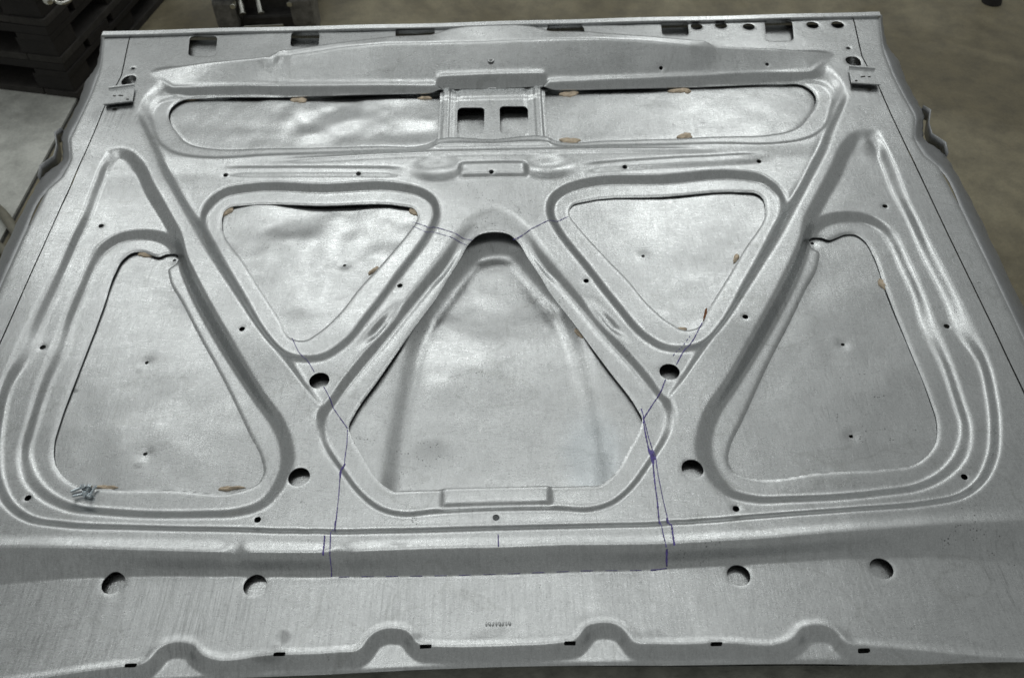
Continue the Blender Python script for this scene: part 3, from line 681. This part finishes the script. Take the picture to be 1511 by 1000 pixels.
# --- four zinc screws left on the bonnet
def screw(a, b, dz, rz, tilt, label):
    p = P(a, b, ZF1); z = ZH + zt(p[0], p[1]) + dz
    s = thing('screw', label, 'screw', (p[0], p[1], z), 0, 'loose zinc screws on the bonnet')
    s.rotation_euler = (0, tilt, rz); s.scale = (0.85, 0.85, 0.85)
    bm = bmesh.new(); path = []; rad = []
    for k in range(27): path.append((0.001 + k*0.0006, 0, 0)); rad.append(0.0021 if k % 2 else 0.0017)
    path.append((0.018, 0, 0)); rad.append(0.0008); tube(bm, path, rad, 10); done(bm, 'shank', M_ZINC, s)
    bm = bmesh.new(); cyl(bm, (-0.0035, 0, 0), (0.001, 0, 0), 0.0043, n=6); cyl(bm, (0.0008, 0, 0), (0.0016, 0, 0), 0.0052, n=16); done(bm, 'head', M_ZINC, s, bevel=0.0003)
screw(124,721,0.0046,math.radians(203),0.05,'zinc screw at the far side of the small screw pile')
screw(127.5,731,0.0046,math.radians(194),-0.04,'zinc screw in the middle of the small screw pile')
screw(134,733.5,0.0046,math.radians(72),0.03,'short end-on zinc screw at the near right of the small screw pile')
screw(133,721,0.0046,math.radians(262),-0.05,'zinc screw lying across the heads of the other screws')

# ================================================================ SETTING
def slab(name, poly, z0, z1, mat):
    bm = bmesh.new(); v0 = [bm.verts.new((x, y, z0)) for x, y in poly]; v1 = [bm.verts.new((x, y, z1)) for x, y in poly]
    bm.faces.new(v0[::-1]); bm.faces.new(v1); n = len(poly)
    for k in range(n): bm.faces.new((v0[k], v0[(k+1) % n], v1[(k+1) % n], v1[k]))
    o = done(bm, name, mat); o['kind'] = 'structure'; return o
ja, jb = PW(0,361,0), PW(112,153,0); jd = (jb - ja).normalized(); jn = Vector((jd.y, -jd.x, 0))
A_, B_ = ja - jd*6, jb + jd*9; g_ = jn*0.006
slab('floor', [(A_ + g_).to_2d(), (A_ + g_ + jn*14).to_2d(), (B_ + g_ + jn*14).to_2d(), (B_ + g_).to_2d()], -0.12, 0, M_FLOOR)
slab('floor', [(A_ - g_ - jn*8).to_2d(), (A_ - g_).to_2d(), (B_ - g_).to_2d(), (B_ - g_ - jn*8).to_2d()], -0.12, 0, M_FLOORL)
slab('floor_joint', [(A_ - g_).to_2d(), (A_ + g_).to_2d(), (B_ + g_).to_2d(), (B_ - g_).to_2d()], -0.12, -0.006, M_JOINT)

# bench that carries the bonnet
tb = thing('work_bench', 'dark grey work bench under the front edge of the bonnet', 'bench', (0, 0.85, 0))
bm = bmesh.new(); box(bm, (0, -0.06, ZH - 0.085), (1.30, 1.10, 0.04)); done(bm, 'bench_top', M_BENCH, tb, bevel=0.004)
for yy in (-0.30, 0.42):
    bm = bmesh.new(); box(bm, (0, yy, ZH - 0.0555), (1.26, 0.09, 0.017)); done(bm, 'batten', M_BENCH, tb, bevel=0.003)
for sx in (-1, 1):
    for sy in (-1, 1):
        bm = bmesh.new(); box(bm, (sx*0.60, sy*0.44, (ZH - 0.105)/2), (0.06, 0.06, ZH - 0.105)); done(bm, 'leg', M_BENCH, tb, bevel=0.003)

# black timber pallets stacked on the floor
c0 = PW(117,146,0); cl = PW(8,133,0)
ux = (cl - c0).normalized(); uy = Vector((-ux.y, ux.x, 0)) if (-ux.y * 1) * 0 + (Vector((-ux.y, ux.x, 0)).y) > 0 else Vector((ux.y, -ux.x, 0))
RZ = math.atan2(-ux.y, -ux.x)
PH = 0.108
def pallet(k, label):
    t = thing('pallet', label, 'pallet', (c0.x, c0.y, k*PH), RZ, 'black timber pallets in a stack')
    L, D_ = 0.95, 0.62
    def b_(name, x0, x1, y0, y1, z0, z1, mat=M_BLACK):
        bm = bmesh.new(); j = lambda: random.uniform(-0.002, 0.002)
        box(bm, ((x0+x1)/2 + j(), (y0+y1)/2 + j(), (z0+z1)/2), (x1-x0, y1-y0, z1-z0 - 0.0008), Matrix.Rotation(random.uniform(-0.006, 0.006), 3, 'Z')); return done(bm, name, mat, t, bevel=0.002)
    for i, y in enumerate((0.0, 0.26, 0.52)): b_('runner_board', -L, -0.101, y, y + 0.10, 0, 0.020, M_DUSTLIT)
    b_('runner_board', -0.10, 0, 0, D_, 0, 0.020, M_DUSTLIT)
    for x in (-L, -L/2 - 0.06, -0.12):
        for y in (0.004, 0.264, 0.524): b_('block', x + 0.005, x + 0.115, y, y + 0.09, 0.020, 0.066)
    for x in (-L, -L/2 - 0.05, -0.10): b_('cross_board', x, x + 0.10, 0, D_, 0.066, 0.084)
    for i, y in enumerate((0.0, 0.128, 0.256, 0.384, 0.512)): b_('deck_board', -L, 0, y, y + 0.106, 0.084, PH)
    return t
pallet(0, 'black timber pallet at the bottom of the stack, on the floor')
pallet(1, 'black timber pallet in the middle of the stack')
tp = pallet(2, 'black timber pallet on top of the stack, dusty boards upward')
for ch in tp.children:
    if ch.name.startswith('deck_board'): ch.data.materials.clear(); ch.data.materials.append(M_GREYTOP)

b = tp; bm = bmesh.new(); box(bm, (-0.255, -0.0035, 0.062), (0.012, 0.002, 0.034), Matrix.Rotation(0.6, 3, 'Y')); o = done(bm, 'tape_scrap', M_YELLOW, tp)
# lifting eye with its ring, left on the top pallet
p = PW(74, 7, 3*PH); e = thing('eye_bolt', 'bright metal eye bolt lying on the dusty top pallet', 'eye bolt', (p.x, p.y, 3*PH))
bm = bmesh.new(); bmesh.ops.create_icosphere(bm, subdivisions=3, radius=0.013, matrix=Matrix.Translation((0, 0, 0.013))); cyl(bm, (0, 0, 0.013), (-0.004, 0.03, 0.012), 0.006); done(bm, 'head', M_CHROME, e, smooth=True)
bm = bmesh.new(); tube(bm, [(0.03 + 0.020*math.cos(a*0.3), 0.016 + 0.020*math.sin(a*0.3), 0.008 + 0.003*math.sin(a*0.3)) for a in range(22)], 0.0042, 10); done(bm, 'ring', M_CHROME, e, smooth=True)

# oily gearbox standing behind the bonnet
p = PW(397, 40, 0.03); gb = thing('gearbox', 'oily black gearbox housing standing on the floor behind the bonnet', 'gearbox', (p.x, p.y, 0), 0.03)
U = (PW(472, 25, 0.1) - PW(322, 29, 0.1)).length / 2          # half its width
def gpart(name, mat, fn, **kw):
    bm = bmesh.new(); fn(bm); return done(bm, name, mat, gb, **kw)
gpart('housing', M_IRON, lambda bm: (box(bm, (0, 0.16, 0.17), (U*1.75, 0.20, 0.30)), box(bm, (0, 0.10, 0.028), (U*1.5, 0.14, 0.05))), bevel=0.012)
for s_ in (-1, 1):
    cx = s_*U*0.76
    gpart('end_cover', M_CAST, lambda bm: (cyl(bm, (cx, -0.02, 0.17), (cx, 0.10, 0.17), U*0.30, U*0.34, 24), box(bm, (cx, 0.03, 0.085), (U*0.46, 0.11, 0.09)), cyl(bm, (cx - s_*0.01, -0.03, 0.205), (cx - s_*0.01, 0.0, 0.205), U*0.17, n=20)), bevel=0.012)
    gpart('foot', M_CAST, lambda bm: box(bm, (cx + s_*U*0.05, 0.035, 0.03), (U*0.34, 0.09, 0.06)), bevel=0.006)
    for k in (-1, 1):
        gpart('bolt', M_CHROME, lambda bm: cyl(bm, (cx + k*U*0.20, -0.032, 0.115 + 0.07*(k*s_ > 0)), (cx + k*U*0.20, -0.01, 0.115 + 0.07*(k*s_ > 0)), 0.0085, n=6), bevel=0.001)
    gpart('bolt', M_CHROME, lambda bm: cyl(bm, (cx + s_*U*0.1, -0.022, 0.035), (cx + s_*U*0.1, 0.0, 0.035), 0.008, n=6), bevel=0.001)
for x_ in (-0.055, -0.015):
    gpart('piston', M_CHROME, lambda bm: (cyl(bm, (x_*1.3, 0.0, 0.128), (x_*1.3, 0.07, 0.15), 0.019, n=24),), bevel=0.003)
    gpart('piston_rod', M_CHROME, lambda bm: cyl(bm, (x_*1.3 + 0.012, -0.02, 0.085), (x_*1.3, 0.03, 0.13), 0.010, n=16), bevel=0.002)
gpart('oil_pipe', M_IRON, lambda bm: tube(bm, [(-0.09, 0.0, 0.25), (-0.085, -0.012, 0.17), (-0.078, -0.016, 0.10), (-0.07, 0.0, 0.03)], 0.0025, 8), smooth=True)
gpart('tie_bar', M_CHROME, lambda bm: box(bm, (-0.01, -0.012, 0.042), (U*0.80, 0.012, 0.010)), bevel=0.002)

# hose on the floor at the left
bm = bmesh.new(); path = cat(np.array([[*PW(a, b, 0.014).xy] for a, b in ((-120,240),(-50,279),(0,311),(20,338),(36,372),(30,392),(4,368),(-30,352),(-110,330))]), 8, False)
tube(bm, [(x, y, 0.014) for x, y in path], 0.0115, 12); tag(done(bm, 'hose', M_HOSE, None, smooth=True), 'grey rubber hose looped on the floor beside the bonnet', 'hose')
# dark rubber foot of something standing beyond
p = PW(1463, 3, 0); bm = bmesh.new(); cyl(bm, (0, 0.0, 0), (0, 0, 0.02), 0.030, 0.024, 24); cyl(bm, (0, 0, 0.02), (0, 0.005, 0.13), 0.014, 0.012, 16)
o = done(bm, 'rubber_foot', M_BLACK, None, bevel=0.002); o.location = (p.x, p.y, 0); tag(o, 'small black rubber foot on the olive floor at far right', 'rubber foot')
